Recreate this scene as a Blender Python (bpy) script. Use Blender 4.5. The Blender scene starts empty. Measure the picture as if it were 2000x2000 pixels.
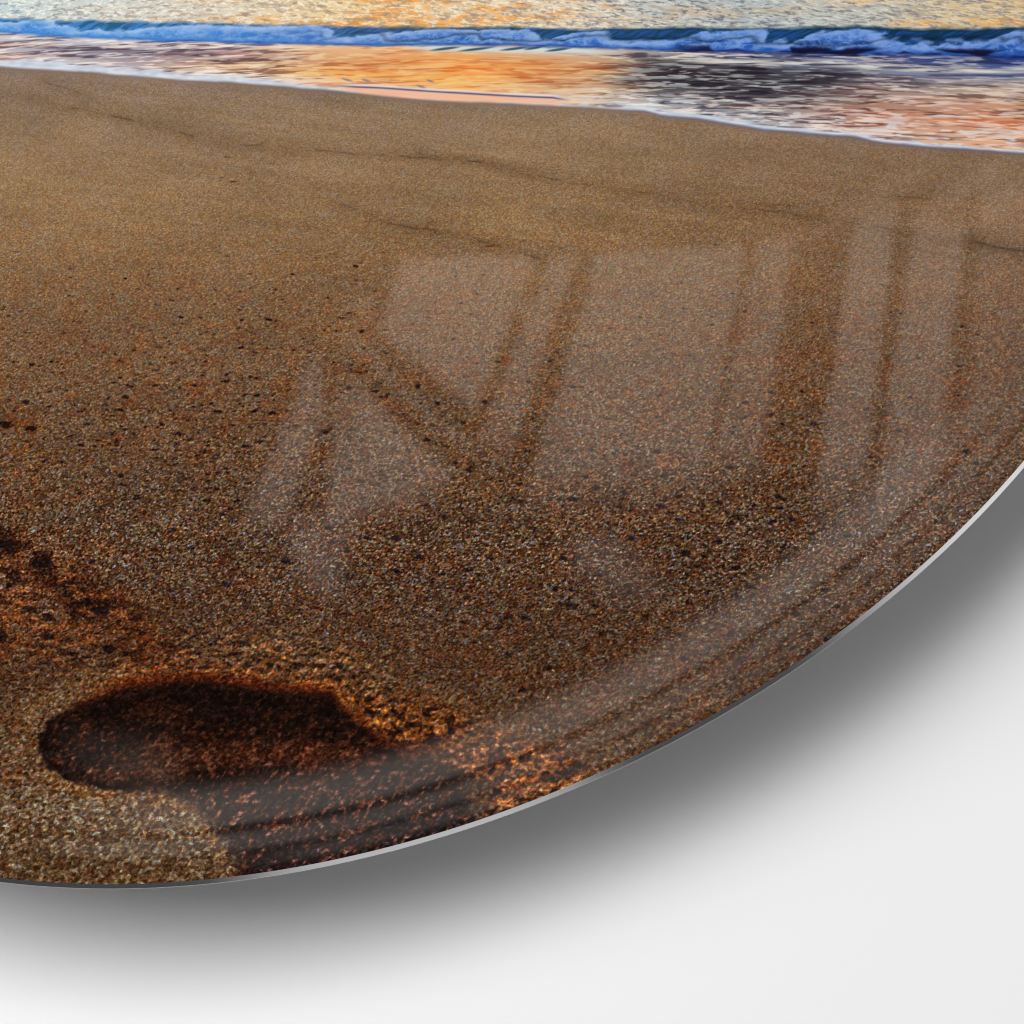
import bpy, math
import numpy as np

# ------------------------------------------------------------------ camera geometry (metres)
# round print of 74 cm hanging on a wall: print face in the plane y = 0, wall at y = GAP, room towards -y
R = 0.37
GAP = 0.050
CAM = np.array([1.42218774, -1.8912101, -1.84410043])
RX = np.array([0.88017332, 0.32053466, 0.35007493])
UX = np.array([-0.02365571, -0.70700009, 0.70681771])
FX = np.array([-0.47406258, 0.63040337, 0.61470014])
PCX, PCY, FPX = 699.124, 455.826, 13418.3          # principal point and focal length for a 2000 px frame


def to_print(P):                                    # plane point (x, z) -> print coordinates (2000 wide)
    d0 = P[:, 0] - CAM[0]; d1 = -CAM[1]; d2 = P[:, 1] - CAM[2]
    z = d0 * FX[0] + d1 * FX[1] + d2 * FX[2]
    return (PCX + FPX * (d0 * RX[0] + d1 * RX[1] + d2 * RX[2]) / z,
            PCY - FPX * (d0 * UX[0] + d1 * UX[1] + d2 * UX[2]) / z)


def to_plane(px):                                   # print coordinates -> plane point (x, z)
    px = np.asarray(px, float)
    d = FX[None] + ((px[:, 0] - PCX) / FPX)[:, None] * RX - ((px[:, 1] - PCY) / FPX)[:, None] * UX
    s = -CAM[1] / d[:, 1]
    P = CAM + s[:, None] * d
    return P[:, [0, 2]]


scene = bpy.context.scene
col = scene.collection

# ------------------------------------------------------------------ noise and picture helpers
def lin(c):
    c = np.clip(c, 0, 1)
    return np.where(c <= 0.04045, c / 12.92, ((c + 0.055) / 1.055) ** 2.4)


def C(*rgb):
    return np.array(rgb, np.float32) / 255.0


def hsh(ix, iy, seed):
    h = (ix.astype(np.uint32) * np.uint32(374761393) + iy.astype(np.uint32) * np.uint32(668265263)
         + np.uint32((seed * 1442695041) & 0xffffffff))
    h = (h ^ (h >> np.uint32(13))) * np.uint32(1274126177)
    h = (h ^ (h >> np.uint32(16))) * np.uint32(2246822519)
    h = h ^ (h >> np.uint32(15))
    return h.astype(np.float32) * np.float32(1 / 4294967296.0)


def vn(x, y, seed=0):                               # value noise 0..1
    xi = np.floor(x).astype(np.int64); yi = np.floor(y).astype(np.int64)
    fx = (x - xi).astype(np.float32); fy = (y - yi).astype(np.float32)
    fx = fx * fx * (3 - 2 * fx); fy = fy * fy * (3 - 2 * fy)
    a = hsh(xi, yi, seed); b = hsh(xi + 1, yi, seed)
    c = hsh(xi, yi + 1, seed); d = hsh(xi + 1, yi + 1, seed)
    return (a + (b - a) * fx) * (1 - fy) + (c + (d - c) * fx) * fy


def fbm(x, y, seed=0, octs=3, gain=0.55):
    s = 0; a = 1.0; t = 0
    for k in range(octs):
        co, si = math.cos(0.35 * k), math.sin(0.35 * k) * 0.3
        s = s + a * vn((x * co + y * si) * 2 ** k + 17.3 * k, (y * co - x * si * 0.2) * 2 ** k + 5.1 * k, seed + 31 * k)
        t += a; a *= gain
    return s / t


def S(a, b, x):
    t = np.clip((x - a) / (b - a), 0, 1)
    return t * t * (3 - 2 * t)


def mix(a, b, t):
    t = np.asarray(t)
    return a + (b - a) * (t[..., None] if t.ndim else t)


def ramp(x, pts):                                   # piecewise linear colour
    xs = [p[0] for p in pts]
    return np.stack([np.interp(x, xs, [p[1][k] / 255.0 for p in pts]) for k in range(3)], -1)


def sdf(X, Y, poly):                                # signed distance (negative inside), print units
    p = np.asarray(poly, float); n = len(p)
    d2 = np.full(X.shape, 1e12); ins = np.zeros(X.shape, bool)
    for i in range(n):
        a = p[i]; b = p[(i + 1) % n]
        ex, ey = b - a
        wx = X - a[0]; wy = Y - a[1]
        t = np.clip((wx * ex + wy * ey) / (ex * ex + ey * ey + 1e-9), 0, 1)
        d2 = np.minimum(d2, (wx - ex * t) ** 2 + (wy - ey * t) ** 2)
        c1 = (a[1] > Y) != (b[1] > Y)
        ins ^= c1 & (X < (b[0] - a[0]) * (Y - a[1]) / (b[1] - a[1] + 1e-12) + a[0])
    d = np.sqrt(d2)
    return np.where(ins, -d, d)


def pdist(X, Y, line):                              # distance to a polyline
    p = np.asarray(line, float); d2 = np.full(X.shape, 1e12)
    for a, b in zip(p[:-1], p[1:]):
        ex, ey = b - a
        wx = X - a[0]; wy = Y - a[1]
        t = np.clip((wx * ex + wy * ey) / (ex * ex + ey * ey + 1e-9), 0, 1)
        d2 = np.minimum(d2, (wx - ex * t) ** 2 + (wy - ey * t) ** 2)
    return np.sqrt(d2)


SHORE = [(-900, 40), (-300, 100), (0, 130), (176, 141), (352, 155), (518, 165), (647, 176), (750, 187), (854, 197), (1000, 202), (1129, 208),
         (1259, 217), (1290, 224), (1362, 230), (1440, 243), (1492, 252), (1595, 260), (1673, 267), (1725, 277), (1802, 285),
         (2000, 298), (2600, 345)]
TOP = [(-900, 10), (0, 37), (207, 41), (414, 46), (621, 50), (828, 54), (1000, 53), (1155, 57), (1311, 54), (1500, 56), (1673, 52),
       (1776, 57), (2000, 54), (2600, 60)]
BOT = [(-900, 40), (0, 64), (103, 71), (290, 80), (400, 82), (518, 86), (725, 90), (1000, 89), (1207, 96), (1362, 101), (1518, 103),
       (1647, 107), (1766, 107), (1931, 112), (2000, 115), (2600, 128)]
HORIZON = -420.0


def curve(pts, X):
    return np.interp(X, [p[0] for p in pts], [p[1] for p in pts])


FOOT = [(78, 1437), (92, 1408), (124, 1390), (160, 1370), (207, 1351), (245, 1335), (285, 1328), (335, 1322), (388, 1320), (440, 1325),
        (492, 1333), (530, 1340), (569, 1343), (610, 1348), (647, 1351), (668, 1375), (690, 1395), (714, 1411), (735, 1430), (760, 1448),
        (776, 1457), (812, 1468), (850, 1480), (890, 1500), (920, 1525), (938, 1555), (940, 1640), (850, 1740), (600, 1790), (475, 1790),
        (466, 1700), (445, 1654), (414, 1613), (373, 1571), (330, 1552), (290, 1545), (207, 1543), (165, 1535), (129, 1522), (95, 1500),
        (83, 1483), (74, 1460)]


def foot_alpha(X, Y):
    d = sdf(X, Y, FOOT) + 14 * (fbm(X / 15, Y / 12, 9, 3) - 0.5)
    right = S(640, 860, X)
    d = d + right * 60 * (fbm(X / 26, Y / 20, 10, 3, .65) - 0.5)
    w = 6 + 22 * S(320, 420, X) * S(520, 440, X) * S(1530, 1590, Y) + 26 * right + 8 * S(200, 320, X) * S(1500, 1540, Y)
    return S(w, -w, d)


def classify(X, Y):
    """0 sea, 1 wave, 2 wash, 3 sand, 4 footprint, 5 sky"""
    wob = 5 * (fbm(X / 26, Y / 9, 3, 3) - 0.5)
    wobt = 7 * (fbm(X / 30, Y / 12, 4, 3) - 0.5)
    wobs = 3.0 * (fbm(X / 45, Y / 30, 5, 2) - 0.5)
    top = curve(TOP, X) + wobt; bot = curve(BOT, X) + wob; sh = curve(SHORE, X) + wobs
    r = np.zeros(X.shape, np.int8)
    r[Y >= top] = 1; r[Y >= bot] = 2; r[Y >= sh] = 3
    r[Y < HORIZON] = 5
    m = (X > 40) & (X < 1010) & (Y > 1300)
    idx = np.nonzero(m)[0]
    if len(idx):
        r[idx[(foot_alpha(X[idx], Y[idx]) > .5) & (r[idx] == 3)]] = 4
    return r, top, bot, sh


def paint_sea(X, Y):
    yw = Y + 0.06 * X - 45 * np.clip((X - 600) / 1400, 0, 1) ** 1.5 + 4 * (fbm(X / 110, Y / 40, 11, 2) - 0.5)
    far = np.clip((Y - HORIZON) / (50 - HORIZON), 0.05, 1)
    kx = 13 * far + 3; ky = 3.2 * far + 0.6
    s1 = fbm(X / kx, yw / ky, 12, 4, 0.75); s2 = fbm(X / (kx * 2.2), yw / (ky * 2.2), 13, 5, .7); s3 = fbm(X / (kx * 0.6), yw / (ky * 0.8), 14, 3, .7)
    big = fbm(X / 190, Y / 22, 15, 2)
    base = ramp(X, [(-300, (200, 215, 220)), (0, (204, 218, 217)), (220, (214, 218, 212)), (450, (230, 217, 194)), (700, (246, 210, 150)), (900, (242, 208, 164)),
                    (1100, (232, 208, 178)), (1250, (206, 206, 198)), (1450, (184, 193, 192)), (1700, (202, 202, 192)), (1850, (220, 198, 158)),
                    (2000, (222, 192, 145)), (2500, (190, 190, 180))])
    dark = ramp(X, [(0, (128, 152, 168)), (300, (186, 158, 140)), (600, (188, 162, 136)), (900, (168, 160, 150)), (1150, (132, 134, 140)), (1300, (92, 98, 112)),
                    (1600, (122, 118, 126)), (2000, (132, 134, 138))])
    wo = np.interp(X, [0, 300, 500, 700, 1100, 1250, 1600, 1800, 2000], [.04, .16, .55, .95, .8, .25, .2, .75, .8])
    c = mix(base, np.broadcast_to(C(246, 172, 92), base.shape), wo * S(.5, .66, .5 * s2 + .5 * big))
    c = mix(c, dark, .72 * S(.52, .64, s1))
    c = mix(c, np.broadcast_to(C(252, 246, 226), base.shape), .62 * S(.54, .66, s3) * (1 - S(1150, 1350, X) * .45))
    c = mix(c, np.broadcast_to(C(110, 90, 92), base.shape), .22 * S(.58, .68, fbm(X / (kx * 1.5), yw / (ky * 1.1), 16, 2)) * S(200, 320, X))
    # paler strip just behind the crest
    return c * (1 + 0.10 * (s3 - .5))[..., None]


def paint_wave(X, Y, top, bot):
    h = np.clip((Y - top) / np.maximum(bot - top, 1), 0, 1)
    base = ramp(X, [(0, (66, 136, 212)), (400, (70, 134, 208)), (650, (64, 116, 192)), (1000, (50, 102, 184)), (1400, (42, 92, 178)), (2000, (38, 84, 170))])
    deep = ramp(X, [(0, (44, 104, 150)), (300, (40, 84, 108)), (700, (52, 82, 110)), (1000, (36, 70, 96)), (1500, (16, 54, 78)), (2000, (14, 44, 66))])
    lite = ramp(X, [(0, (160, 196, 240)), (500, (158, 188, 234)), (900, (146, 178, 226)), (1400, (130, 166, 226)), (2000, (124, 160, 224))])
    navy = ramp(X, [(0, (44, 96, 200)), (700, (44, 80, 170)), (1200, (34, 60, 138)), (1500, (22, 36, 96)), (2000, (20, 34, 92))])
    wx = X + 14 * (fbm(X / 30, Y / 18, 21, 3) - .5); wy = Y + 10 * (fbm(X / 30, Y / 18, 22, 3) - .5)
    right = S(500, 1150, X)
    xs = wx + 1.5 * (wy - top)                                      # foam falls down-left
    h0 = .02 + .50 * S(.22, .78, vn(xs / 78, xs * 0, 24)) + .20 * (vn(xs / 24, xs * 0, 92) - .5) + .12 * right * vn(xs / 140, xs * 0, 93)
    k = h - h0
    st = fbm((wx - .42 * wy) / 40, (wy + .42 * wx) / 3.6, 23, 4, .65)
    fine_ = fbm(wx / 13, wy / 6, 25, 4, .7); puff = fbm(wx / 30, wy / 13, 26, 3, .6)
    rid = 1 - np.abs(2 * fbm(wx / 17, wy / 8, 27, 4, .65) - 1)
    c = mix(deep, base, S(.42, .62, st) * (.75 - .3 * right) + .15)
    body = mix(lite, base, np.clip(S(.02, .55, k) * .9 + .9 * (.5 - puff) + .5 * (.5 - fine_), 0, 1))
    c = mix(c, body, S(-.06, .10, k + .22 * (fine_ - .5)))
    c = mix(c, lite, .8 * np.clip(S(.82, .95, rid) * .7 + S(.54, .66, fine_) * .5, 0, 1) * S(-.1, .1, k) * S(1., .7, h) * (.55 + .45 * right))
    # second roll of foam lower on the face, with a shadow above it
    h1 = .42 + .34 * S(.2, .8, vn(xs / 62 + 7, xs * 0, 28)) + .16 * (vn(xs / 20, xs * 0, 94) - .5)
    k1 = h - h1
    c = mix(c, c * .62, np.exp(-((k1 + .06) / .08) ** 2) * S(400, 900, X) * .9)
    c = mix(c, lite, np.exp(-((k1 - .06) / .09) ** 2) * (.35 + .3 * right) * S(.36, .56, puff))
    c = mix(c, base * .92, S(.74, .98, h) * .7 * (1 - .3 * fine_))
    c = mix(c, navy, S(.88, 1., h + .3 * (puff - .5)) * .9)
    hole = S(.58, .68, fbm(X / 75, Y / 30, 30, 2)) * S(.66, .82, h) * S(1250, 1420, X)
    c = mix(c, np.broadcast_to(C(14, 16, 44), c.shape), hole * .92)
    # dark crest line
    c = mix(c, np.broadcast_to(C(14, 46, 60), c.shape), S(.16, .02, h) * S(.44, .6, fbm(X / 55, Y / 40, 31, 2) + .12 * S(1100, 1900, X)) * (.35 + .5 * right))
    return c


WASH_X = [-300, 0, 250, 450, 650, 900, 1150, 1300, 1500, 1700, 2000, 2500]
WASH_T = [0, .34, .66, .94]
WASH_C = [
    [(220, 216, 216), (210, 205, 205), (210, 206, 208), (214, 220, 228)],
    [(222, 216, 214), (190, 180, 184), (204, 198, 200), (214, 220, 228)],
    [(226, 216, 214), (136, 128, 146), (178, 160, 166), (216, 222, 232)],
    [(236, 214, 204), (176, 146, 146), (228, 190, 152), (226, 220, 222)],
    [(238, 190, 148), (216, 156, 110), (248, 178, 98), (246, 216, 192)],
    [(226, 176, 124), (248, 158, 78), (250, 180, 100), (248, 202, 162)],
    [(206, 190, 172), (214, 152, 104), (206, 172, 140), (226, 214, 206)],
    [(170, 164, 164), (78, 74, 80), (104, 98, 100), (206, 208, 212)],
    [(92, 94, 128), (88, 90, 104), (112, 104, 108), (196, 196, 200)],
    [(62, 72, 124), (150, 136, 134), (192, 132, 106), (216, 186, 170)],
    [(48, 72, 140), (194, 170, 150), (222, 148, 108), (230, 172, 132)],
    [(60, 80, 140), (194, 180, 160), (222, 150, 110), (230, 172, 132)]]


def paint_wash(X, Y, bot, sh):
    t = np.clip((Y - bot) / np.maximum(sh - bot, 1), 0, 1)
    tw = np.clip(t + .16 * (fbm(X / 120, Y / 22, 40, 3) - .5), 0, 1)
    xw = X + 90 * (fbm(X / 120, Y / 14, 41, 3) - .5)
    T = np.array(WASH_C, float) / 255.0
    c = np.zeros(X.shape + (3,))
    for j in range(4):
        w = np.clip(1 - np.abs(np.interp(tw, WASH_T, range(4)) - j), 0, 1)
        row = np.stack([np.interp(xw, WASH_X, T[:, j, k]) for k in range(3)], -1)
        c += w[..., None] * row
    off = np.interp(X, [0, 400, 900, 1500, 2000], [0, 14, 22, 8, -16])
    yw = Y + off + 5 * (fbm(X / 150, Y / 50, 42, 2) - .5)
    s1 = fbm(X / 74, yw / 4.6, 43, 5, .7); s2 = fbm(X / 120, yw / 9, 44, 4, .65); s3 = fbm(X / 50, yw / 4.2, 45, 5, .75)
    con = np.interp(X, [0, 400, 560, 700, 1100, 1230, 1650, 1800, 2000], [1., 1.05, .9, .72, .62, 1.1, 1.05, .8, .75])
    dk = np.clip(c * np.array([.44, .42, .50]), 0, 1)
    dk = mix(dk, np.clip(c * np.array([.86, .58, .42]), 0, 1), S(480, 700, xw) * S(1230, 1120, xw))
    red = np.clip(c * np.array([.74, .50, .44]), 0, 1)
    c = mix(c, dk, .8 * con * S(.51, .62, s1))
    c = mix(c, red, .6 * con * S(.56, .68, s2) * S(.15, .35, t) * S(1., .8, t))
    hi = np.clip(c * .35 + np.array([.70, .66, .62]), 0, 1)
    hi = mix(hi, np.clip(c * .35 + np.array([.65, .60, .44]), 0, 1), S(430, 680, xw) * S(1260, 1120, xw))
    c = mix(c, hi, .85 * con * S(.51, .61, s3))
    # dark pool in the middle right, with cold glints
    pool = S(1180, 1290, X + 120 * (s2 - .5)) * S(1760, 1560, X - 120 * (s2 - .5)) * S(.10, .2, t) * S(.70, .52, t)
    c = mix(c, np.broadcast_to(C(52, 46, 54), c.shape), pool * .62 * S(.62, .42, s1))
    c = mix(c, np.broadcast_to(C(150, 164, 168), c.shape), pool * .6 * S(.56, .66, s3))
    c = mix(c, np.broadcast_to(C(34, 28, 36), c.shape), pool * .8 * S(.58, .68, fbm(X / 70, yw / 5, 51, 2)))
    # pale swell crossing the right half
    sw = np.interp(X, [1180, 1350, 1500, 1700, 2000], [128, 119, 122, 131, 143]) + 5 * (fbm(X / 90, Y / 40, 46, 2) - .5)
    d = (Y - sw)
    w = S(1300, 1400, X)
    c = mix(c, np.broadcast_to(C(226, 222, 208), c.shape), w * .9 * np.exp(-(d / 5.5) ** 2) * S(.3, .5, fbm(X / 80, Y / 6, 47, 2)))
    c = mix(c, np.broadcast_to(C(122, 144, 170), c.shape), S(1480, 1650, X) * .8 * np.exp(-((d - 10) / 5.) ** 2) * S(.42, .6, fbm(X / 90, Y / 5, 48, 2)))
    c = mix(c, np.broadcast_to(C(206, 214, 210), c.shape), S(1500, 1650, X) * .7 * np.exp(-((d - 1 + 9) / 3.) ** 2) * S(.5, .6, fbm(X / 90, Y / 6, 52, 2)))
    c = mix(c, np.broadcast_to(C(56, 68, 118), c.shape), S(1780, 1900, X) * .85 * np.exp(-((Y - 150) / 7.) ** 2) * S(.4, .55, fbm(X / 80, Y / 5, 49, 2)))
    # small glassy ripple under the wave
    m = S(770, 850, X) * S(1240, 1130, X); yc = np.interp(X, [760, 1000, 1240], [91, 97, 101])
    c = mix(c, np.broadcast_to(C(214, 224, 222), c.shape), m * np.exp(-((Y - yc) / 7.) ** 2) * .95)
    for x0, y0, l in ((870, 95, 26), (930, 96, 30), (1006, 95, 26), (1042, 94, 16), (1090, 97, 22)):
        dd = ((X - x0 + 1.5 * (Y - y0)) / l) ** 2 + ((Y - y0 + .10 * (X - x0)) / 3.0) ** 2
        c = mix(c, np.broadcast_to(C(50, 80, 100), c.shape), np.clip(1.25 - dd, 0, 1) * .9)
    # white froth specks and lace near the beach
    lace = S(.60, .70, fbm(X / 26, yw / 5, 50, 3)) * S(.55, .85, t) * S(1050, 1200, X)
    c = mix(c, np.broadcast_to(C(228, 228, 230), c.shape), lace * .75)
    lace2 = S(.58, .66, fbm(X / 80, (yw + .06 * X) / 7, 53, 4, .65)) * S(.35, .55, t) * S(1480, 1600, X)
    c = mix(c, np.broadcast_to(C(228, 214, 212), c.shape), lace2 * .65)
    # pink wet sheet with a thin blue lip left of the middle
    lip = np.interp(X, [600, 703, 750, 850, 990, 1080, 1120], [166, 170, 172, 179, 187, 191, 197])
    m = S(640, 700, X) * S(1120, 1080, X)
    below = m * S(0, 3, Y - lip)
    pink = C(250, 190, 158)
    c = mix(c, np.broadcast_to(pink, c.shape) * (1 + .12 * (s3 - .5))[..., None], below * .9)
    c = mix(c, np.broadcast_to(C(232, 228, 240), c.shape), m * .75 * np.exp(-((Y - lip + 3.6) / 2.4) ** 2))
    c = mix(c, np.broadcast_to(C(68, 78, 130), c.shape), m * .92 * np.exp(-((Y - lip) / 1.8) ** 2))
    for x0, y0, l in ((678, 156, 15), (715, 157, 12), (822, 169, 12), (840, 158, 10)):
        dd = ((X - x0) / l) ** 2 + ((Y - y0 - .25 * (X - x0)) / 3) ** 2
        c = mix(c, np.broadcast_to(C(120, 116, 140), c.shape), np.clip(1 - dd, 0, 1) * .8)
    # foam edge along the beach
    wf = np.interp(X, [0, 300, 480, 640, 720, 1080, 1180, 1300, 1380, 1600, 2000], [14, 12, 8, 4, 0.5, 1.5, 4.5, 7, 6.5, 5, 4])
    wf = wf * (.75 + .5 * vn(X / 30, Y * 0, 54))
    e = S(wf + 3.5, wf - 3, sh - Y + 5 * (fbm(X / 22, Y / 5, 59, 2) - .5)) * S(0.4, 1.5, wf)
    fc = mix(np.broadcast_to(C(192, 202, 218), c.shape), np.broadcast_to(C(224, 228, 236), c.shape), vn(X / 12, Y / 4, 55))
    c = mix(c, fc, e * .95)
    return c


# pits pecked into the sand: centre x, y
PITS = [(1099, 1090), (1117, 976), (1221, 964), (1326, 970), (1403, 981), (1289, 988), (1380, 1041), (1401, 1059), (1339, 1080), (1364, 1107),
        (1436, 1109), (1434, 1162), (1345, 1177), (1465, 1145), (1231, 1157), (1177, 1237), (1117, 1184), (1082, 1150), (995, 1206), (1026, 1208),
        (993, 1279), (1070, 1304), (1020, 1349), (1335, 1287), (1447, 1289), (1548, 1266), (1552, 1200), (1521, 970), (1473, 988), (1523, 992),
        (1440, 1010), (1546, 1016), (1509, 1019), (1587, 1041), (1653, 1047), (1533, 1067), (1604, 1140), (1614, 1152), (1237, 1051), (935, 1121),
        (1163, 953), (1424, 912), (1144, 931), (1428, 1237), (1579, 1239), (1566, 765), (1504, 810), (1691, 799), (1455, 786), (1591, 828),
        (1699, 893), (1283, 882), (1889, 882), (1906, 905), (1324, 968), (1879, 638), (706, 648), (667, 621), (886, 662), (855, 788), (946, 785),
        (905, 826), (735, 764), (682, 758), (576, 831), (636, 843), (479, 871), (913, 918), (1120, 756), (831, 987), (864, 1008), (773, 1052),
        (715, 1050), (642, 1032), (652, 1058), (677, 1075), (820, 1089), (845, 1135), (1100, 1090), (1118, 975), (1015, 946), (557, 1096),
        (775, 1116), (915, 1114), (472, 679), (524, 624), (501, 739), (443, 744), (495, 804), (532, 806), (694, 520), (816, 756), (831, 860),
        (64, 712), (380, 753), (502, 773), (245, 775), (238, 801), (50, 785), (217, 849), (160, 869), (236, 930), (238, 947), (267, 972),
        (351, 849), (317, 829), (478, 871), (402, 882), (422, 955), (335, 1035), (373, 1071), (301, 1073), (443, 1141), (464, 979), (404, 978),
        (559, 1096), (500, 802), (533, 807), (425, 804), (443, 307), (456, 355), (434, 347)]
rng = np.random.default_rng(7)


def extra_pits():
    out = []
    while len(out) < 1500:
        x = rng.uniform(-150, 2050); y = rng.uniform(420, 1330)
        w = math.exp(-((y - 820) / 330.0) ** 2)
        left = math.exp(-((x - 480) / 420.0) ** 2) * math.exp(-((y - 800) / 230.0) ** 2)
        rt = math.exp(-((x - 1330) / 330.0) ** 2) * math.exp(-((y - 1050) / 200.0) ** 2)
        if rng.random() < .16 * w + .85 * left + .6 * rt:
            out.append((x, y, rng.uniform(.1, .7) ** 1.3, rng.uniform(.35, .85)))
    return out


def paint_sand(X, Y, sh):
    d_sh = Y - sh
    Yp = Y + 40 * (fbm(X / 260, Y / 160, 60, 2) - .5)
    c = ramp(Yp, [(60, (134, 110, 96)), (150, (136, 111, 90)), (220, (139, 112, 84)), (300, (142, 112, 80)), (420, (140, 107, 72)), (550, (127, 95, 63)),
                  (700, (112, 83, 55)), (850, (101, 73, 47)), (1000, (90, 64, 41)), (1150, (82, 57, 36)), (1300, (80, 54, 33)), (1450, (88, 60, 35)),
                  (1600, (104, 76, 48)), (1750, (106, 78, 50)), (2200, (106, 78, 50))])
    # right half a little cooler and darker
    r = S(1200, 1800, X) * S(1300, 300, Y)
    c = mix(c, c * np.array([.93, .92, .95]), r)
    c = mix(c, np.broadcast_to(C(118, 96, 84), c.shape) * (c.mean(-1) / .39)[..., None], .05)
    c = c * np.array([1.02, .99, .985]) * (1 + S(900, 300, Y)[..., None] * np.array([.005, .045, .06]))
    mott = fbm(X / 170, Y / 60, 61, 3) - .5
    c = c * (1 + .16 * mott)[..., None]
    str_ = fbm(X / 240, (Y - .14 * X) / 14, 62, 3) - .5
    c = c * (1 + .12 * str_ * S(900, 300, Y))[..., None]
    blot = fbm(X / 34, Y / 22, 63, 3)
    c = mix(c, c * np.array([1.08, .90, .78]), S(.5, .68, blot) * .55 * S(350, 800, Y))
    c = mix(c, c * np.array([1.0, 1.03, 1.12]), S(.5, .35, blot) * .5)
    # wet rim by the water
    wet = np.exp(-np.clip(d_sh, 0, None) / 5.0)
    c = mix(c, np.broadcast_to(C(112, 102, 112), c.shape), wet * .45)
    lipb = np.exp(-np.clip(d_sh, 0, None) / 2.6) * S(1150, 1320, X)
    c = mix(c, np.broadcast_to(C(84, 92, 136), c.shape), lipb * .85)
    # drift lines
    brk = fbm(X / 40, Y / 40, 64, 2)
    for line, w, k in (([(60, 190), (129, 213), (171, 215), (280, 238), (414, 275), (540, 288), (647, 296), (776, 305), (942, 317), (1080, 348), (1232, 373), (1449, 404), (1700, 440), (2000, 490)], 1.6, .55),
                       ([(90, 160), (140, 178), (172, 192), (166, 200)], 1.3, .45),
                       ([(662, 398), (760, 438), (860, 452), (1000, 488), (1056, 508)], 2.0, .5),
                       ([(820, 300), (930, 316), (1035, 342)], 1.6, .5),
                       ([(300, 330), (520, 352), (700, 382)], 1.4, .22),
                       ([(1740, 380), (1810, 388)], 1.5, .45), ([(1450, 395), (1600, 408)], 1.5, .35), ([(1900, 475), (2000, 492)], 1.8, .5),
                       ([(820, 848), (860, 876)], 3, .55), ([(1040, 756), (1090, 768)], 2.6, .5), ([(380, 838), (440, 832)], 3, .4)):
        d = pdist(X, Y + 5 * (vn(X / 30, Y / 30, 65) - .5), line)
        c = mix(c, c * np.array([.42, .36, .30]), np.exp(-(d / w) ** 2) * k * .75 * S(.42, .60, brk))
        c = mix(c, c * np.array([.80, .76, .70]), np.exp(-(d / 14.) ** 2) * k * .7)
    # trodden, rust-coloured crumbs at the left edge and around the footprint
    cl = fbm(X / 20, Y / 14, 66, 3, .6); cl2 = fbm(X / 11, Y / 8, 67, 2)
    ru = sdf(X, Y, [(-80, 1040), (60, 1050), (150, 1090), (250, 1175), (320, 1255), (340, 1320), (150, 1300), (-80, 1290)])
    lump = fbm(X / 42, Y / 26, 57, 3)
    c = mix(c, np.broadcast_to(C(106, 54, 22), c.shape), S(45, -35, ru) * (.12 + .5 * S(.44, .60, lump)))
    c = mix(c, np.broadcast_to(C(30, 12, 7), c.shape), S(30, -35, ru) * .85 * S(.56, .66, fbm(X / 30, Y / 18, 58, 3)))
    emb0 = np.clip((fbm(X / 22, (Y + 6) / 14, 91, 3, .6) - fbm(X / 22, Y / 14, 91, 3, .6)) * 4.2, -1, 1)
    c = c * (1 + .4 * S(40, -30, ru) * emb0)[..., None]
    d = pdist(X, Y, [(-80, 1060), (20, 1068), (80, 1092), (130, 1140), (180, 1185), (250, 1215), (300, 1265)])
    m = np.exp(-(d / 42.) ** 2)
    c = mix(c, np.broadcast_to(C(104, 52, 20), c.shape), m * .75 * S(.3, .6, cl + .1))
    c = mix(c, np.broadcast_to(C(30, 13, 7), c.shape), np.exp(-((d - 6) / 30.) ** 2) * .8 * S(.50, .62, lump + .3 * (cl2 - .5)))
    for line, w, k, cc in (([(-60, 800), (30, 822), (60, 836)], 24, .75, (104, 50, 20)), ([(-60, 876), (40, 882), (80, 900)], 22, .6, (120, 74, 34)),
                           ([(-60, 1180), (30, 1210), (70, 1230)], 26, .7, (116, 60, 24)), ([(200, 1262), (300, 1300), (340, 1316)], 20, .5, (70, 34, 14)),
                           ([(-40, 1000), (60, 1030)], 22, .35, (90, 60, 38))):
        d = pdist(X, Y, line)
        c = mix(c, np.broadcast_to(C(*cc), c.shape), np.exp(-(d / w) ** 2) * k * S(.36, .6, cl))
    for x0, y0, rx, ry in ((78, 1100, 26, 14), (12, 1062, 22, 12), (165, 1178, 22, 10), (196, 1192, 22, 9), (215, 1268, 20, 9), (12, 830, 20, 8), (60, 836, 14, 7), (20, 1142, 16, 8)):
        dd = ((X - x0) / rx) ** 2 + ((Y - y0) / ry) ** 2 + 1.6 * (cl2 - .5)
        c = mix(c, np.broadcast_to(C(20, 9, 6), c.shape), S(1.1, .2, dd) * .9)
    near = (Y > 1180) & (X > -50) & (X < 1300)
    idx = np.nonzero(near)[0]
    if len(idx):
        x = X[idx]; y = Y[idx]; cc = c[idx]; k1 = cl[idx]; k2 = cl2[idx]
        d = sdf(x, y, FOOT)
        up = S(1520, 1440, y)
        hgt = lambda a, b: fbm(a / 15, b / 11, 56, 3, .6)
        emb = np.clip((hgt(x + 1, y + 6) - hgt(x, y)) * 4.2, -1, 1)
        # pushed-up bank beyond the print
        bank = np.exp(-((d - 58) / 46.) ** 2) * S(300, 560, x) * up
        cc = mix(cc, np.broadcast_to(C(122, 78, 42), cc.shape), bank * .8 * S(.34, .6, k1))
        cc = mix(cc, np.broadcast_to(C(50, 24, 10), cc.shape), np.exp(-((d - 30) / 22.) ** 2) * S(520, 640, x) * up * .75 * S(.48, .60, k2))
        cc = mix(cc, np.broadcast_to(C(118, 82, 44), cc.shape), np.exp(-((d - 34) / 22.) ** 2) * S(420, 100, x) * up * .35)
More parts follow.
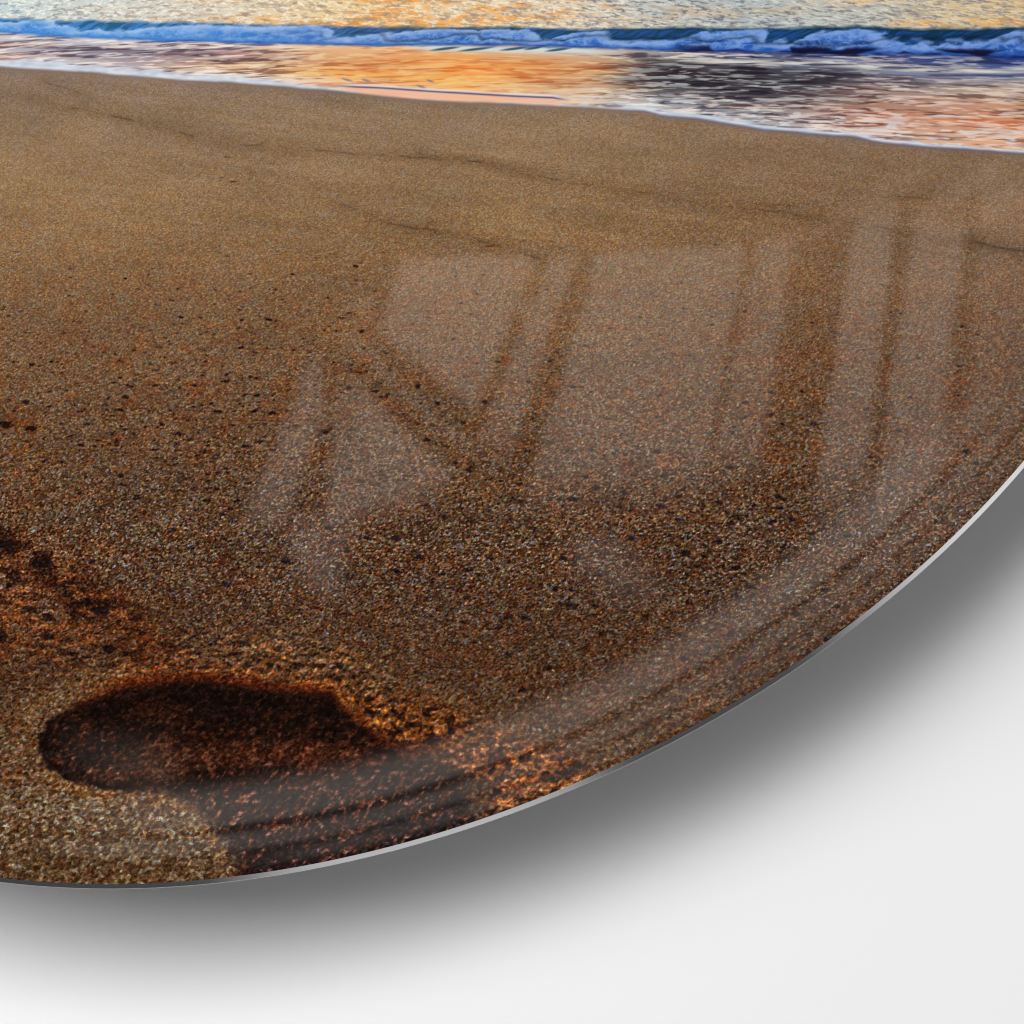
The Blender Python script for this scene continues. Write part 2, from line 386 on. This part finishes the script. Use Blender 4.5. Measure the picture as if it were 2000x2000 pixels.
        cc = mix(cc, np.broadcast_to(C(122, 64, 24), cc.shape), S(44, 4, d) * up * (.25 + .6 * S(.36, .58, k1)) * S(90, 240, x))
        cc = mix(cc, np.broadcast_to(C(88, 32, 10), cc.shape), S(16, 2, d) * up * .75 * S(120, 300, x))
        tc = sdf(x, y, [(640, 1345), (730, 1366), (830, 1372), (895, 1385), (915, 1415), (885, 1452), (800, 1458), (735, 1432), (680, 1392)])
        t = S(14, -14, tc)
        cc = mix(cc, np.broadcast_to(C(122, 66, 26), cc.shape), t * .85)
        cc = mix(cc, np.broadcast_to(C(34, 15, 7), cc.shape), t * .92 * S(.50, .62, fbm(x / 16, y / 12, 68, 2)))
        tc = sdf(x, y, [(850, 1488), (960, 1436), (1060, 1462), (1150, 1490), (1120, 1545), (1010, 1620), (960, 1580), (930, 1520)])
        t = S(30, -20, tc)
        cc = mix(cc, np.broadcast_to(C(128, 70, 30), cc.shape), t * .85)
        cc = mix(cc, np.broadcast_to(C(46, 22, 14), cc.shape), t * .85 * S(.52, .64, fbm(x / 15, y / 13, 69, 2)))
        rel = np.clip(np.exp(-((d - 45) / 50.) ** 2) * up * S(120, 420, x) + S(30, -20, tc), 0, 1)
        cc = cc * (1 + .5 * rel * emb)[..., None]
        cc = mix(cc, cc * np.array([.45, .36, .30]), rel * S(-.35, -.95, emb) * .35)
        ll = sdf(x, y, [(-100, 1590), (20, 1530), (84, 1506), (150, 1540), (300, 1554), (378, 1580), (418, 1625), (448, 1660), (470, 1790), (-100, 1790)])
        t = S(30, -40, ll)
        light = mix(np.broadcast_to(C(108, 82, 56), cc.shape), np.broadcast_to(C(90, 63, 37), cc.shape), S(1570, 1690, y))
        cc = mix(cc, light, t * .8)
        cc = mix(cc, np.broadcast_to(C(134, 84, 40), cc.shape), np.exp(-((d - 12) / 12.) ** 2) * S(1480, 1540, y) * S(.35, .6, k1) * .8)
        c[idx] = cc
    # pits
    bins = np.argsort(Y, kind='stable'); ys = Y[bins]
    allp = [(x, y, 1.0, .92) for x, y in PITS] + extra_pits()
    for i, (x0, y0, sz, k) in enumerate(allp):
        rx = (2.6 + y0 / 180.0) * (.45 + .55 * sz) * (.8 + .45 * ((i * 37) % 11) / 11.0); ry = rx * (.40 + .14 * y0 / 1000)
        if y0 < 520:
            rx *= 1.5; ry *= .55
        a = np.searchsorted(ys, y0 - 3 * ry); b = np.searchsorted(ys, y0 + 3 * ry)
        j = bins[a:b]; j = j[np.abs(X[j] - x0) < 3 * rx]
        if not len(j):
            continue
        an = .12 * math.sin(i * 1.7)
        ux = X[j] - x0; uy = Y[j] - y0 - an * ux
        dd = (ux / rx) ** 2 + (uy / ry) ** 2 + 1.3 * (vn(X[j] / 4.5, Y[j] / 3.5, 70 + i % 5) - .5)
        w = S(1.7, .0, dd) * k
        pc = C(24, 14, 16) if i % 3 else C(30, 13, 8)
        c[j] = mix(c[j], np.broadcast_to(pc, (len(j), 3)), w)
        # lit crumb on the near side of the pit
        dl = (ux / (rx * 1.1)) ** 2 + ((uy - 1.7 * ry) / (ry * .8)) ** 2
        c[j] = mix(c[j], c[j] * np.array([1.22, 1.12, 1.05]), np.clip(1 - dl, 0, 1) * .6 * k)
    return c


def paint_foot(X, Y):
    d = -sdf(X, Y, FOOT)
    c = np.broadcast_to(C(20, 8, 4), X.shape + (3,)).copy()
    low = S(1440, 1560, Y + .0 * X) * S(380, 520, X)
    c = mix(c, np.broadcast_to(C(26, 14, 12), c.shape), low)
    f = fbm(X / 40, Y / 22, 80, 3)
    c = mix(c, np.broadcast_to(C(40, 17, 8), c.shape), .7 * S(.48, .66, f) * (1 - .6 * low))
    # soft rusty upper lip
    up = S(1500, 1420, Y)
    c = mix(c, np.broadcast_to(C(84, 30, 10), c.shape), S(20, 0, d) * up * .85 * S(110, 260, X))
    c = mix(c, np.broadcast_to(C(14, 5, 3), c.shape), np.exp(-((d - 34) / 16.) ** 2) * up * .7)
    # mid slope catching a little light
    c = mix(c, np.broadcast_to(C(78, 36, 18), c.shape), np.exp(-((Y - 1465 - .02 * X) / 26.) ** 2) * S(250, 420, X) * S(800, 640, X) * .55)
    c = mix(c, np.broadcast_to(C(74, 46, 30), c.shape), np.exp(-(((X - 300) / 70.) ** 2 + ((Y - 1495) / 34.) ** 2)) * .75)  # pale veil of the gloss over the heel, put into the ink
    c = mix(c, np.broadcast_to(C(36, 22, 18), c.shape), np.exp(-(((X - 130) / 70.) ** 2 + ((Y - 1480) / 40.) ** 2)) * .5)
    xs = X + .55 * Y
    sp = .6 * vn(xs / 8.5, Y / 9.5, 81) + .4 * vn(xs / 4.5 + 9, Y / 5.0, 82); dn = fbm(X / 34, Y / 26, 83, 2)
    k = S(.52, .74, sp + .22 * (dn - .5)) * S(2, 22, d)
    k = k * np.interp(Y, [1330, 1400, 1460, 1560, 1720], [.18, .34, .62, .9, .8])
    spc = mix(np.broadcast_to(C(104, 48, 22), c.shape), np.broadcast_to(C(130, 76, 54), c.shape), vn(xs / 12, Y / 14, 84) * S(1440, 1540, Y))
    c = mix(c, spc, k * .85)
    c = mix(c, np.broadcast_to(C(20, 6, 4), c.shape), np.exp(-(((X - 640) / 34.) ** 2 + ((Y - 1366) / 14.) ** 2)) * .9)
    return c


def paint_sky(X, Y):
    c = ramp(Y, [(-3400, (40, 70, 130)), (-2200, (90, 130, 180)), (-1300, (200, 180, 160)), (-800, (250, 190, 110)), (-440, (255, 215, 140))])
    cl = fbm(X / 420, Y / 130, 90, 4)
    return mix(c, np.broadcast_to(C(110, 95, 120), c.shape), .7 * S(.5, .68, cl) * S(-420, -800, Y))


def paint(X, Y):
    r, top, bot, sh = classify(X, Y)
    out = np.zeros(X.shape + (3,)); g = np.zeros(X.shape + (4,), np.float32)
    funs = ((0, lambda i: paint_sea(X[i], Y[i])), (1, lambda i: paint_wave(X[i], Y[i], top[i], bot[i])),
                 (2, lambda i: paint_wash(X[i], Y[i], bot[i], sh[i])), (3, lambda i: paint_sand(X[i], Y[i], sh[i])),
                 (4, lambda i: paint_foot(X[i], Y[i])), (5, lambda i: paint_sky(X[i], Y[i])))
    fa = (r == 4).astype(float)
    for k, f in funs:
        i = np.nonzero(r == k)[0]
        if len(i):
            out[i] = f(i)
    # printed edges melt into each other over a few dots
    for lo, hi, edge, w in ((0, 1, top, 3.5), (1, 2, bot, 3.0), (2, 3, sh, 2.6)):
        d = Y - edge
        i = np.nonzero((np.abs(d) < w) & ((r == lo) | (r == hi)) & (X > -40) & (X < 2040))[0]
        if len(i):
            out[i] = mix(funs[lo][1](i), funs[hi][1](i), .5 + .5 * d[i] / w)
    i = np.nonzero((X > 40) & (X < 1010) & (Y > 1300))[0]
    if len(i):
        al = foot_alpha(X[i], Y[i]); k = (al > 0.002) & (al < .998)
        i = i[k]; fa[i] = al[k]
        out[i] = mix(funs[3][1](i) * .93, funs[4][1](i), al[k])
    out = np.where(((r == 3) & (fa == 0))[:, None], out * np.interp(Y, [150, 300, 900, 1400, 1700], [1.01, .995, .96, .95, .92])[:, None], out)
    amp = np.interp(Y, [150, 300, 500, 800, 1100, 1400, 1700], [3.6, 5.0, 9.0, 16., 21., 21., 17.])
    sand = r >= 3
    amp = amp * (sand & (r < 5)) * S(-2, 14, np.where(r == 4, 99, Y - sh))
    amp = amp * (1 - fa) + 19.0 * fa
    t = np.interp(Y, [200, 700, 1200, 1620], [0, .5, 1.2, 2.0])
    for j in range(3):
        g[:, j] = amp * np.clip(1 - np.abs(t - j), 0, 1)
    g[:, 3] = np.where(r == 4, 1.6, amp * .5)
    return r, lin(out).astype(np.float32), g


# ------------------------------------------------------------------ the print face: one fine sheet, cut along the printed areas
M2 = to_plane([(743, 553), (743 + 91, 553 - 41)]); am = M2[1] - M2[0]
ang = math.atan2(am[1], am[0])
ca, sa = math.cos(ang), math.sin(ang)
unit = R / 1659.0
du, dv = 2.0 * unit, 2.6 * unit
B = 16
nu = int(math.ceil(2 * R / du / B)) + 2; nv = int(math.ceil(2 * R / dv / B)) + 2
U0, V0 = -nu * B * du / 2, -nv * B * dv / 2


def uv_xy(u, v):
    return np.stack([u * ca - v * sa, u * sa + v * ca], -1)


bi, bj = np.meshgrid(np.arange(nu), np.arange(nv), indexing='ij')
infr = np.zeros(bi.shape, bool); inside = np.zeros(bi.shape, bool)
for ou in (0, .5, 1):
    for ov in (0, .5, 1):
        P = uv_xy(U0 + (bi.ravel() + ou) * B * du, V0 + (bj.ravel() + ov) * B * dv)
        x, y = to_print(P)
        infr |= ((x > -30) & (x < 2030) & (y > -30) & (y < 2030)).reshape(bi.shape)
        inside |= (np.hypot(P[:, 0], P[:, 1]) < R).reshape(bi.shape)
sea = np.zeros(bi.shape, bool)
for ou in (0, .5, 1):
    for ov in (0, .5, 1):
        x, y = to_print(uv_xy(U0 + (bi.ravel() + ou) * B * du, V0 + (bj.ravel() + ov) * B * dv))
        sea |= ((y > -30) & (y < np.interp(x, [0, 2000], [190, 330]))).reshape(bi.shape)
finest = np.argwhere(infr & inside & sea); fine = np.argwhere(infr & inside & ~sea); coarse = np.argwhere(~infr & inside)


def quads(blocks, n, cu, cv):
    """quads of every block cut n x n, on shared vertices, clipped to the disc by pulling the rim vertices onto it"""
    k = np.arange(n)
    a = (blocks[:, 0, None, None] * n + k[None, :, None] + 0 * k[None, None, :]).ravel()
    b = (blocks[:, 1, None, None] * n + 0 * k[None, :, None] + k[None, None, :]).ravel()
    W = nv * n + 1
    ids = np.stack([a * W + b, (a + 1) * W + b, (a + 1) * W + b + 1, a * W + b + 1], -1)
    uq, inv = np.unique(ids, return_inverse=True)
    P = uv_xy(U0 + (uq // W) * cu, V0 + (uq % W) * cv)
    rr = np.hypot(P[:, 0], P[:, 1]); out = rr >= R
    P[out] *= (R / rr[out])[:, None]
    f = inv.reshape(-1, 4)
    f = f[~out[f].all(1)]
    us = np.unique(f); rm = np.full(len(P), -1); rm[us] = np.arange(len(us))
    return P[us], rm[f]


PF, FF = quads(fine, B, du, dv)
PC_, FC = quads(coarse, 2, du * B / 2, dv * B / 2)
PS, FS = quads(finest, 26, du * B / 26, dv * B / 26)
PP = np.concatenate([PF, PC_, PS]); FF = np.concatenate([FF, FC + len(PF), FS + len(PF) + len(PC_)])
PX, PY = to_print(PP)
reg, ink, grain = paint(PX, PY)
freg = np.sort(reg[FF], axis=1)[:, 1]
freg = np.where((reg[FF] == 4).sum(1) >= 2, 4, freg)


def mesh_object(name, V3, F, mat, parent, attrs=None, smooth=False):
    me = bpy.data.meshes.new(name)
    me.vertices.add(len(V3)); me.vertices.foreach_set('co', np.asarray(V3, np.float32).ravel())
    F = np.asarray(F); n = F.shape[1]
    me.loops.add(F.size); me.loops.foreach_set('vertex_index', F.astype(np.int32).ravel())
    me.polygons.add(len(F)); me.polygons.foreach_set('loop_start', np.arange(0, F.size, n, dtype=np.int32))
    try:
        me.polygons.foreach_set('loop_total', np.full(len(F), n, np.int32))
    except Exception:
        pass
    me.update(calc_edges=True)
    for k, a in (attrs or {}).items():
        at = me.attributes.new(k, 'FLOAT_COLOR', 'POINT')
        at.data.foreach_set('color', np.asarray(a, np.float32).ravel())
    me.materials.append(mat)
    me.polygons.foreach_set('use_smooth', np.full(len(F), smooth, bool))
    me.update()
    o = bpy.data.objects.new(name, me); col.objects.link(o)
    if parent:
        o.parent = parent
    return o


# ------------------------------------------------------------------ materials
def new_mat(name):
    m = bpy.data.materials.new(name); m.use_nodes = True
    nt = m.node_tree
    return m, nt, nt.nodes['Principled BSDF']


def math_node(nt, op, a, b=None, c=None, clamp=False):
    n = nt.nodes.new('ShaderNodeMath'); n.operation = op; n.use_clamp = clamp
    for i, v in enumerate((a, b, c)):
        if v is None:
            continue
        if isinstance(v, (int, float)):
            n.inputs[i].default_value = v
        else:
            nt.links.new(v, n.inputs[i])
    return n.outputs[0]


def print_material():
    m, nt, bs = new_mat('glossy_print_ink')
    tc = nt.nodes.new('ShaderNodeTexCoord')
    at = nt.nodes.new('ShaderNodeAttribute'); at.attribute_name = 'ink'
    gr = nt.nodes.new('ShaderNodeAttribute'); gr.attribute_name = 'grain'
    sep = nt.nodes.new('ShaderNodeSeparateColor'); nt.links.new(gr.outputs['Color'], sep.inputs[0])
    total = None; cvec = None
    for k, (sc, ch) in enumerate(((1300, 'Red'), (820, 'Green'), (500, 'Blue'))):
        n = nt.nodes.new('ShaderNodeTexNoise'); n.inputs['Scale'].default_value = sc; n.inputs['Detail'].default_value = 2.0
        n.inputs['Roughness'].default_value = .65
        nt.links.new(tc.outputs['Object'], n.inputs['Vector'])
        vo = nt.nodes.new('ShaderNodeTexVoronoi'); vo.inputs['Scale'].default_value = sc * .95
        nt.links.new(tc.outputs['Object'], vo.inputs['Vector'])
        vs_ = nt.nodes.new('ShaderNodeSeparateColor'); nt.links.new(vo.outputs['Color'], vs_.inputs[0])
        if ch == 'Green':
            cell = vs_
        mixn = math_node(nt, 'ADD', math_node(nt, 'MULTIPLY', math_node(nt, 'SUBTRACT', n.outputs['Fac'], .5), .62),
                         math_node(nt, 'MULTIPLY', math_node(nt, 'SUBTRACT', vs_.outputs[0], .5), .17))
        v = math_node(nt, 'MULTIPLY', mixn, sep.outputs[ch])
        total = v if total is None else math_node(nt, 'ADD', total, v)
    # second, slightly coarser chroma grain: every grain of sand its own hue
    n = nt.nodes.new('ShaderNodeTexNoise'); n.inputs['Scale'].default_value = 520; n.inputs['Detail'].default_value = 1.5
    nt.links.new(tc.outputs['Object'], n.inputs['Vector'])
    sc = nt.nodes.new('ShaderNodeSeparateColor'); nt.links.new(n.outputs['Color'], sc.inputs[0])
    hmix = math_node(nt, 'ADD', sc.outputs[0], math_node(nt, 'MULTIPLY', cell.outputs[1], .3))
    hue = math_node(nt, 'MULTIPLY', math_node(nt, 'SUBTRACT', hmix, .65), gr.outputs['Alpha'])
    hue2 = math_node(nt, 'MULTIPLY', math_node(nt, 'SUBTRACT', sc.outputs[1], .5), gr.outputs['Alpha'])
    er = math_node(nt, 'ADD', math_node(nt, 'MULTIPLY', total, .74), math_node(nt, 'MULTIPLY', hue, .22))
    eg = math_node(nt, 'ADD', total, math_node(nt, 'MULTIPLY', hue2, .16))
    eb = math_node(nt, 'SUBTRACT', math_node(nt, 'MULTIPLY', total, 1.28), math_node(nt, 'MULTIPLY', hue, .34))
    comb = nt.nodes.new('ShaderNodeCombineColor')
    for i, e in enumerate((er, eg, eb)):
        nt.links.new(math_node(nt, 'POWER', 2.0, e), comb.inputs[i])
    mul = nt.nodes.new('ShaderNodeMix'); mul.data_type = 'RGBA'; mul.blend_type = 'MULTIPLY'; mul.inputs['Factor'].default_value = 1
    nt.links.new(at.outputs['Color'], mul.inputs[6]); nt.links.new(comb.outputs[0], mul.inputs[7])
    mul.clamp_result = False
    cl = nt.nodes.new('ShaderNodeMix'); cl.data_type = 'RGBA'; cl.blend_type = 'DARKEN'; cl.inputs['Factor'].default_value = 1
    nt.links.new(mul.outputs[2], cl.inputs[6]); cl.inputs[7].default_value = (.92, .92, .92, 1)
    nt.links.new(cl.outputs[2], bs.inputs['Base Color'])
    bs.inputs['Roughness'].default_value = .015
    bs.inputs['IOR'].default_value = 1.5
    return m


PRINT = print_material()
METAL, nt, bs = new_mat('brushed_aluminium')
bs.inputs['Base Color'].default_value = (.86, .86, .87, 1); bs.inputs['Metallic'].default_value = 1
bs.inputs['Roughness'].default_value = .15
nz = nt.nodes.new('ShaderNodeTexNoise'); nz.inputs['Scale'].default_value = 900
mr = nt.nodes.new('ShaderNodeMapRange'); mr.inputs['To Min'].default_value = .1; mr.inputs['To Max'].default_value = .16
tcn = nt.nodes.new('ShaderNodeTexCoord')
nt.links.new(tcn.outputs['Object'], nz.inputs['Vector']); nt.links.new(nz.outputs['Fac'], mr.inputs['Value']); nt.links.new(mr.outputs[0], bs.inputs['Roughness'])
BACK, nt, bs = new_mat('white_backing'); bs.inputs['Base Color'].default_value = (.75, .75, .75, 1); bs.inputs['Roughness'].default_value = .5
WALL, nt, bs = new_mat('matt_white_paint')
bs.inputs['Base Color'].default_value = (.88, .88, .88, 1); bs.inputs['Roughness'].default_value = .95
bs.inputs['Specular IOR Level'].default_value = 0.1
nz = nt.nodes.new('ShaderNodeTexNoise'); nz.inputs['Scale'].default_value = 260; nz.inputs['Detail'].default_value = 3
bp = nt.nodes.new('ShaderNodeBump'); bp.inputs['Strength'].default_value = .02; bp.inputs['Distance'].default_value = .001
tcn = nt.nodes.new('ShaderNodeTexCoord')
nt.links.new(tcn.outputs['Object'], nz.inputs['Vector']); nt.links.new(nz.outputs['Fac'], bp.inputs['Height']); nt.links.new(bp.outputs[0], bs.inputs['Normal'])

# ------------------------------------------------------------------ objects
disc = bpy.data.objects.new('round_wall_print', None); col.objects.link(disc)
disc['label'] = 'glossy round metal print of a sandy beach with a footprint, standing off the white wall'
disc['category'] = 'wall art'

NAMES = {0: ('printed_sea', 'pale orange and grey rippled sea at the top of the print'),
         1: ('printed_wave', 'blue breaking wave running across the print'),
         2: ('printed_shallows', 'orange and grey reflecting shallows with white foam edge'),
         3: ('printed_sand', 'coarse brown sand filling most of the print'),
         4: ('printed_footprint', 'dark rust-edged footprint in the printed sand'),
         5: ('printed_sky', 'sunset sky at the head of the print')}
made = {}
for k in (0, 1, 2, 3, 4, 5):
    f = FF[freg == k]
    if not len(f):
        continue
    us = np.unique(f); rm = np.full(len(PP), -1); rm[us] = np.arange(len(us))
    p = PP[us]
    V3 = np.stack([p[:, 0], np.zeros(len(p)), p[:, 1]], -1)
    o = mesh_object(NAMES[k][0], V3, rm[f], PRINT, made.get(3) if k == 4 else disc,
                    {'ink': np.concatenate([ink[us], np.ones((len(us), 1), np.float32)], 1), 'grain': grain[us]})
    o['label'] = NAMES[k][1]
    made[k] = o

# metal edge: a narrow slanted face, a short straight side
N = 1440
th = np.linspace(0, 2 * math.pi, N, endpoint=False)
prof = [(R, 0.0), (R + .00095, .00165), (R + .00080, .00200), (R - .004, .00200)]
V = []
for rr, yy in prof:
    V += [(rr * math.cos(t), yy, rr * math.sin(t)) for t in th]
F = []
i = np.arange(N); j = (i + 1) % N
for k in range(len(prof) - 1):
    F.append(np.stack([k * N + i, k * N + j, (k + 1) * N + j, (k + 1) * N + i], -1))
mesh_object('metal_edge', np.array(V), np.concatenate(F), METAL, disc, smooth=False)
# backing plate behind the print and the deep batten ring that holds it off the wall
V = [(0, .0018, 0)] + [((R - .003) * math.cos(t), .0018, (R - .003) * math.sin(t)) for t in th]
F = np.stack([0 * i, 1 + j, 1 + i], -1)
mesh_object('backing_plate', np.array(V), F, BACK, disc)
V = []
for rr, yy in ((.09, .0020), (.09, GAP), (.12, GAP), (.12, .0020)):
    V += [(rr * math.cos(t), yy, rr * math.sin(t)) for t in th[::10]]
n10 = N // 10; i10 = np.arange(n10); j10 = (i10 + 1) % n10
F = np.concatenate([np.stack([k * n10 + i10, k * n10 + j10, ((k + 1) % 4) * n10 + j10, ((k + 1) % 4) * n10 + i10], -1) for k in range(4)])
mesh_object('wall_mount', np.array(V), F, BACK, disc)

W = 4.0
wall = mesh_object('wall', np.array([(-W, GAP, -W), (W, GAP, -W), (W, GAP, W), (-W, GAP, W)]), np.array([[0, 1, 2, 3]]), WALL, None)
wall['kind'] = 'structure'
wall['label'] = 'plain matt white wall behind the round print'

# ------------------------------------------------------------------ light: one large softbox from the left
def area(name, x0, x1, z0, z1, y, radiance, colour=(1, 1, 1)):
    l = bpy.data.lights.new(name, 'AREA'); l.shape = 'RECTANGLE'
    l.size = x1 - x0; l.size_y = z1 - z0
    l.energy = radiance * math.pi * l.size * l.size_y
    l.color = colour
    o = bpy.data.objects.new(name, l); col.objects.link(o)
    o.location = ((x0 + x1) / 2, y, (z0 + z1) / 2); o.rotation_euler = (math.radians(90), 0, 0)    # faces +y, the wall
    return o


KEY = 2.18
area('softbox', -6.3, 1.4, -2.8, 1.6, -3.0, KEY)

# ------------------------------------------------------------------ studio surroundings (world): dim room, window-like bright shapes added for the gloss to mirror
world = bpy.data.worlds.new('World'); scene.world = world; world.use_nodes = True
wt = world.node_tree; bg = wt.nodes['Background']
tcw = wt.nodes.new('ShaderNodeTexCoord')
sepw = wt.nodes.new('ShaderNodeSeparateXYZ'); wt.links.new(tcw.outputs['Generated'], sepw.inputs[0])
dx, dy, dz = sepw.outputs[0], sepw.outputs[1], sepw.outputs[2]


def wm(op, a, b=None, c=None, clamp=False):
    return math_node(wt, op, a, b, c, clamp)


out_y = wm('MAXIMUM', wm('MULTIPLY', dy, -1.0), .05)
H = abs(CAM[1])
qx = wm('MULTIPLY_ADD', wm('DIVIDE', dx, out_y), H, float(CAM[0]))
qz = wm('MULTIPLY_ADD', wm('DIVIDE', dz, out_y), H, float(CAM[2]))


def ss(v, a, b):
    n = wt.nodes.new('ShaderNodeMapRange'); n.interpolation_type = 'SMOOTHSTEP'
    wt.links.new(v, n.inputs[0]); n.inputs[1].default_value = a; n.inputs[2].default_value = b
    n.inputs[3].default_value = 0; n.inputs[4].default_value = 1
    return n.outputs[0]


PATCH = 1.05


def patch(corners, strength, soft=12):
    """a bright polygon added to the world for the gloss to mirror; softness in print units, per edge"""
    q = to_plane(corners); n = len(q)
    if np.ndim(soft) == 0:
        soft = [soft] * n
    cen = q.mean(0); r = None
    for i in range(n):
        a = q[i]; b = q[(i + 1) % n]; e = b - a; nn = np.array([-e[1], e[0]]) / np.hypot(*e)
        if nn @ (cen - a) < 0:
            nn = -nn
        dist = wm('ADD', wm('MULTIPLY_ADD', qx, float(nn[0]), float(-nn @ a)), wm('MULTIPLY', qz, float(nn[1])))
        s = soft[i] * unit * 2.7
        v = ss(dist, -s * .5, s * .5)
        r = v if r is None else wm('MULTIPLY', r, v)
    return wm('MULTIPLY', r, strength * PATCH)


def arc(r0, r1, s0, s1, b0, b1, strength, bs0=.15, bs1=.15):  # bright ring band added to the world, mirrored concentric with the rim
    rad = wm('SQRT', wm('ADD', wm('MULTIPLY', qx, qx), wm('MULTIPLY', qz, qz)))
    an = wm('ARCTAN2', qz, qx)
    v = wm('MULTIPLY', ss(rad, (r0 - s0) * R, (r0 + s0) * R), wm('SUBTRACT', 1.0, ss(rad, (r1 - s1) * R, (r1 + s1) * R)))
    w = wm('MULTIPLY', ss(an, b0 - bs0, b0 + bs0), wm('SUBTRACT', 1.0, ss(an, b1 - bs1, b1 + bs1)))
    return wm('MULTIPLY', wm('MULTIPLY', v, w), strength * PATCH)


patches = [
    patch([(787, 505), (1046, 498), (926, 806), (742, 642)], 1.0, [8, 10, 16, 10]),
    patch([(690, 588), (722, 560), (738, 628), (715, 640)], .45, [14, 14, 14, 14]),
    patch([(662, 655), (690, 660), (925, 872), (900, 880)], .50, [10, 12, 20, 12]),
    patch([(1076, 498), (1130, 496), (1000, 880), (940, 850)], .80, [8, 10, 40, 10]),
    patch([(1168, 495), (1458, 478), (1375, 940), (1030, 960)], .95, [14, 12, 80, 12]),
    patch([(1478, 480), (1552, 455), (1488, 900), (1388, 925)], .80, [14, 10, 70, 10]),
    patch([(1668, 440), (1750, 405), (1690, 940), (1592, 985)], 1.0, [20, 10, 80, 10]),
    patch([(1786, 430), (1886, 440), (1838, 870), (1706, 1000)], .95, [20, 12, 90, 12]),
    patch([(1560, 470), (1650, 400), (1800, 318), (1860, 310), (1700, 425)], .42, [14, 20, 16, 20, 14]),
    patch([(1760, 440), (1905, 330), (1965, 320), (1880, 400), (1810, 440)], .42, [14, 20, 16, 20, 14]),
    patch([(1915, 330), (2080, 350), (2080, 740), (1888, 860)], .5, [50, 30, 60, 14]),
    patch([(612, 700), (640, 790), (552, 1020), (478, 1010)], .85, [14, 10, 40, 16]),
    patch([(655, 712), (884, 922), (852, 968), (700, 1010), (572, 1020), (648, 840)], .95, [12, 20, 40, 40, 60, 10]),
    patch([(556, 1030), (708, 1000), (650, 1160), (606, 1160)], .7, [50, 24, 24, 24]),
    patch([(1105, 1065), (1185, 1035), (1300, 1150), (1235, 1180), (1130, 1120)], .6, [24, 30, 40, 40, 24]),
    patch([(140, 1440), (320, 1450), (330, 1545), (180, 1525)], .3, [40, 40, 40, 40]),
    arc(.868, .924, .022, .003, -1.50, -.30, 1.05, .12, .15),
    arc(.937, .962, .003, .005, -1.55, -.26, .85, .12, .12),
    arc(.970, .990, .003, .004, -1.3, -.24, .6, .12, .12),
]
tot = patches[0]
for p in patches[1:]:
    tot = wm('ADD', tot, p)
tot = wm('MULTIPLY', tot, ss(wm('MULTIPLY', dy, -1.0), .10, .2))


def glow(d, a0, a1, strength):
    d = np.array(d, float); d /= np.linalg.norm(d)
    v = wm('ADD', wm('MULTIPLY_ADD', dx, float(d[0]), wm('MULTIPLY', dy, float(d[1]))), wm('MULTIPLY', dz, float(d[2])))
    return wm('MULTIPLY', ss(v, math.cos(math.radians(a1)), math.cos(math.radians(a0))), strength)


def az(deg, el):                                    # direction: azimuth from the low-right axis in the wall plane, elevation off the wall
    base = math.atan2(CAM[2], CAM[0]) + math.radians(deg)
    e = math.radians(el)
    return (math.cos(base) * math.cos(e), -math.sin(e), math.sin(base) * math.cos(e))


fill = wm('ADD', glow(az(-22, 12), 6, 26, .46), glow(az(72, 10), 10, 46, .70))  # bright spots added low in the world for the metal edge to reflect
base = wm('ADD', .025, glow((.6, -.5, -.7), 10, 110, .045))
dim = wm('ADD', base, fill)
cw = wt.nodes.new('ShaderNodeMix'); cw.data_type = 'RGBA'; cw.blend_type = 'MIX'
vs = wt.nodes.new('ShaderNodeVectorMath'); vs.operation = 'SCALE'; vs.inputs[0].default_value = (1.0, .90, .82); wt.links.new(tot, vs.inputs['Scale'])
vd = wt.nodes.new('ShaderNodeVectorMath'); vd.operation = 'SCALE'; vd.inputs[0].default_value = (1, 1, 1); wt.links.new(dim, vd.inputs['Scale'])
va = wt.nodes.new('ShaderNodeVectorMath'); va.operation = 'ADD'
wt.links.new(vs.outputs[0], va.inputs[0]); wt.links.new(vd.outputs[0], va.inputs[1])
wt.nodes.remove(cw)
wt.links.new(va.outputs[0], bg.inputs['Color']); bg.inputs['Strength'].default_value = 1.0

# ------------------------------------------------------------------ camera
cam = bpy.data.cameras.new('camera'); co = bpy.data.objects.new('camera', cam); col.objects.link(co)
from mathutils import Matrix
co.matrix_world = Matrix(((RX[0], UX[0], -FX[0], CAM[0]), (RX[1], UX[1], -FX[1], CAM[1]), (RX[2], UX[2], -FX[2], CAM[2]), (0, 0, 0, 1)))
cam.sensor_width = 36; cam.lens = 36 * FPX / 2000
cam.shift_x = .5 - PCX / 2000; cam.shift_y = PCY / 2000 - .5
cam.clip_start = .05; cam.clip_end = 100
scene.camera = co

scene.view_settings.view_transform = 'Standard'; scene.view_settings.look = 'None'
scene.view_settings.exposure = 0; scene.view_settings.gamma = 1
scene.view_settings.use_curve_mapping = False
scene.cycles.max_bounces = 4; scene.cycles.diffuse_bounces = 2
scene.cycles.use_denoising = True
scene.cycles.filter_width = 1.15
world.cycles.sampling_method = 'NONE'
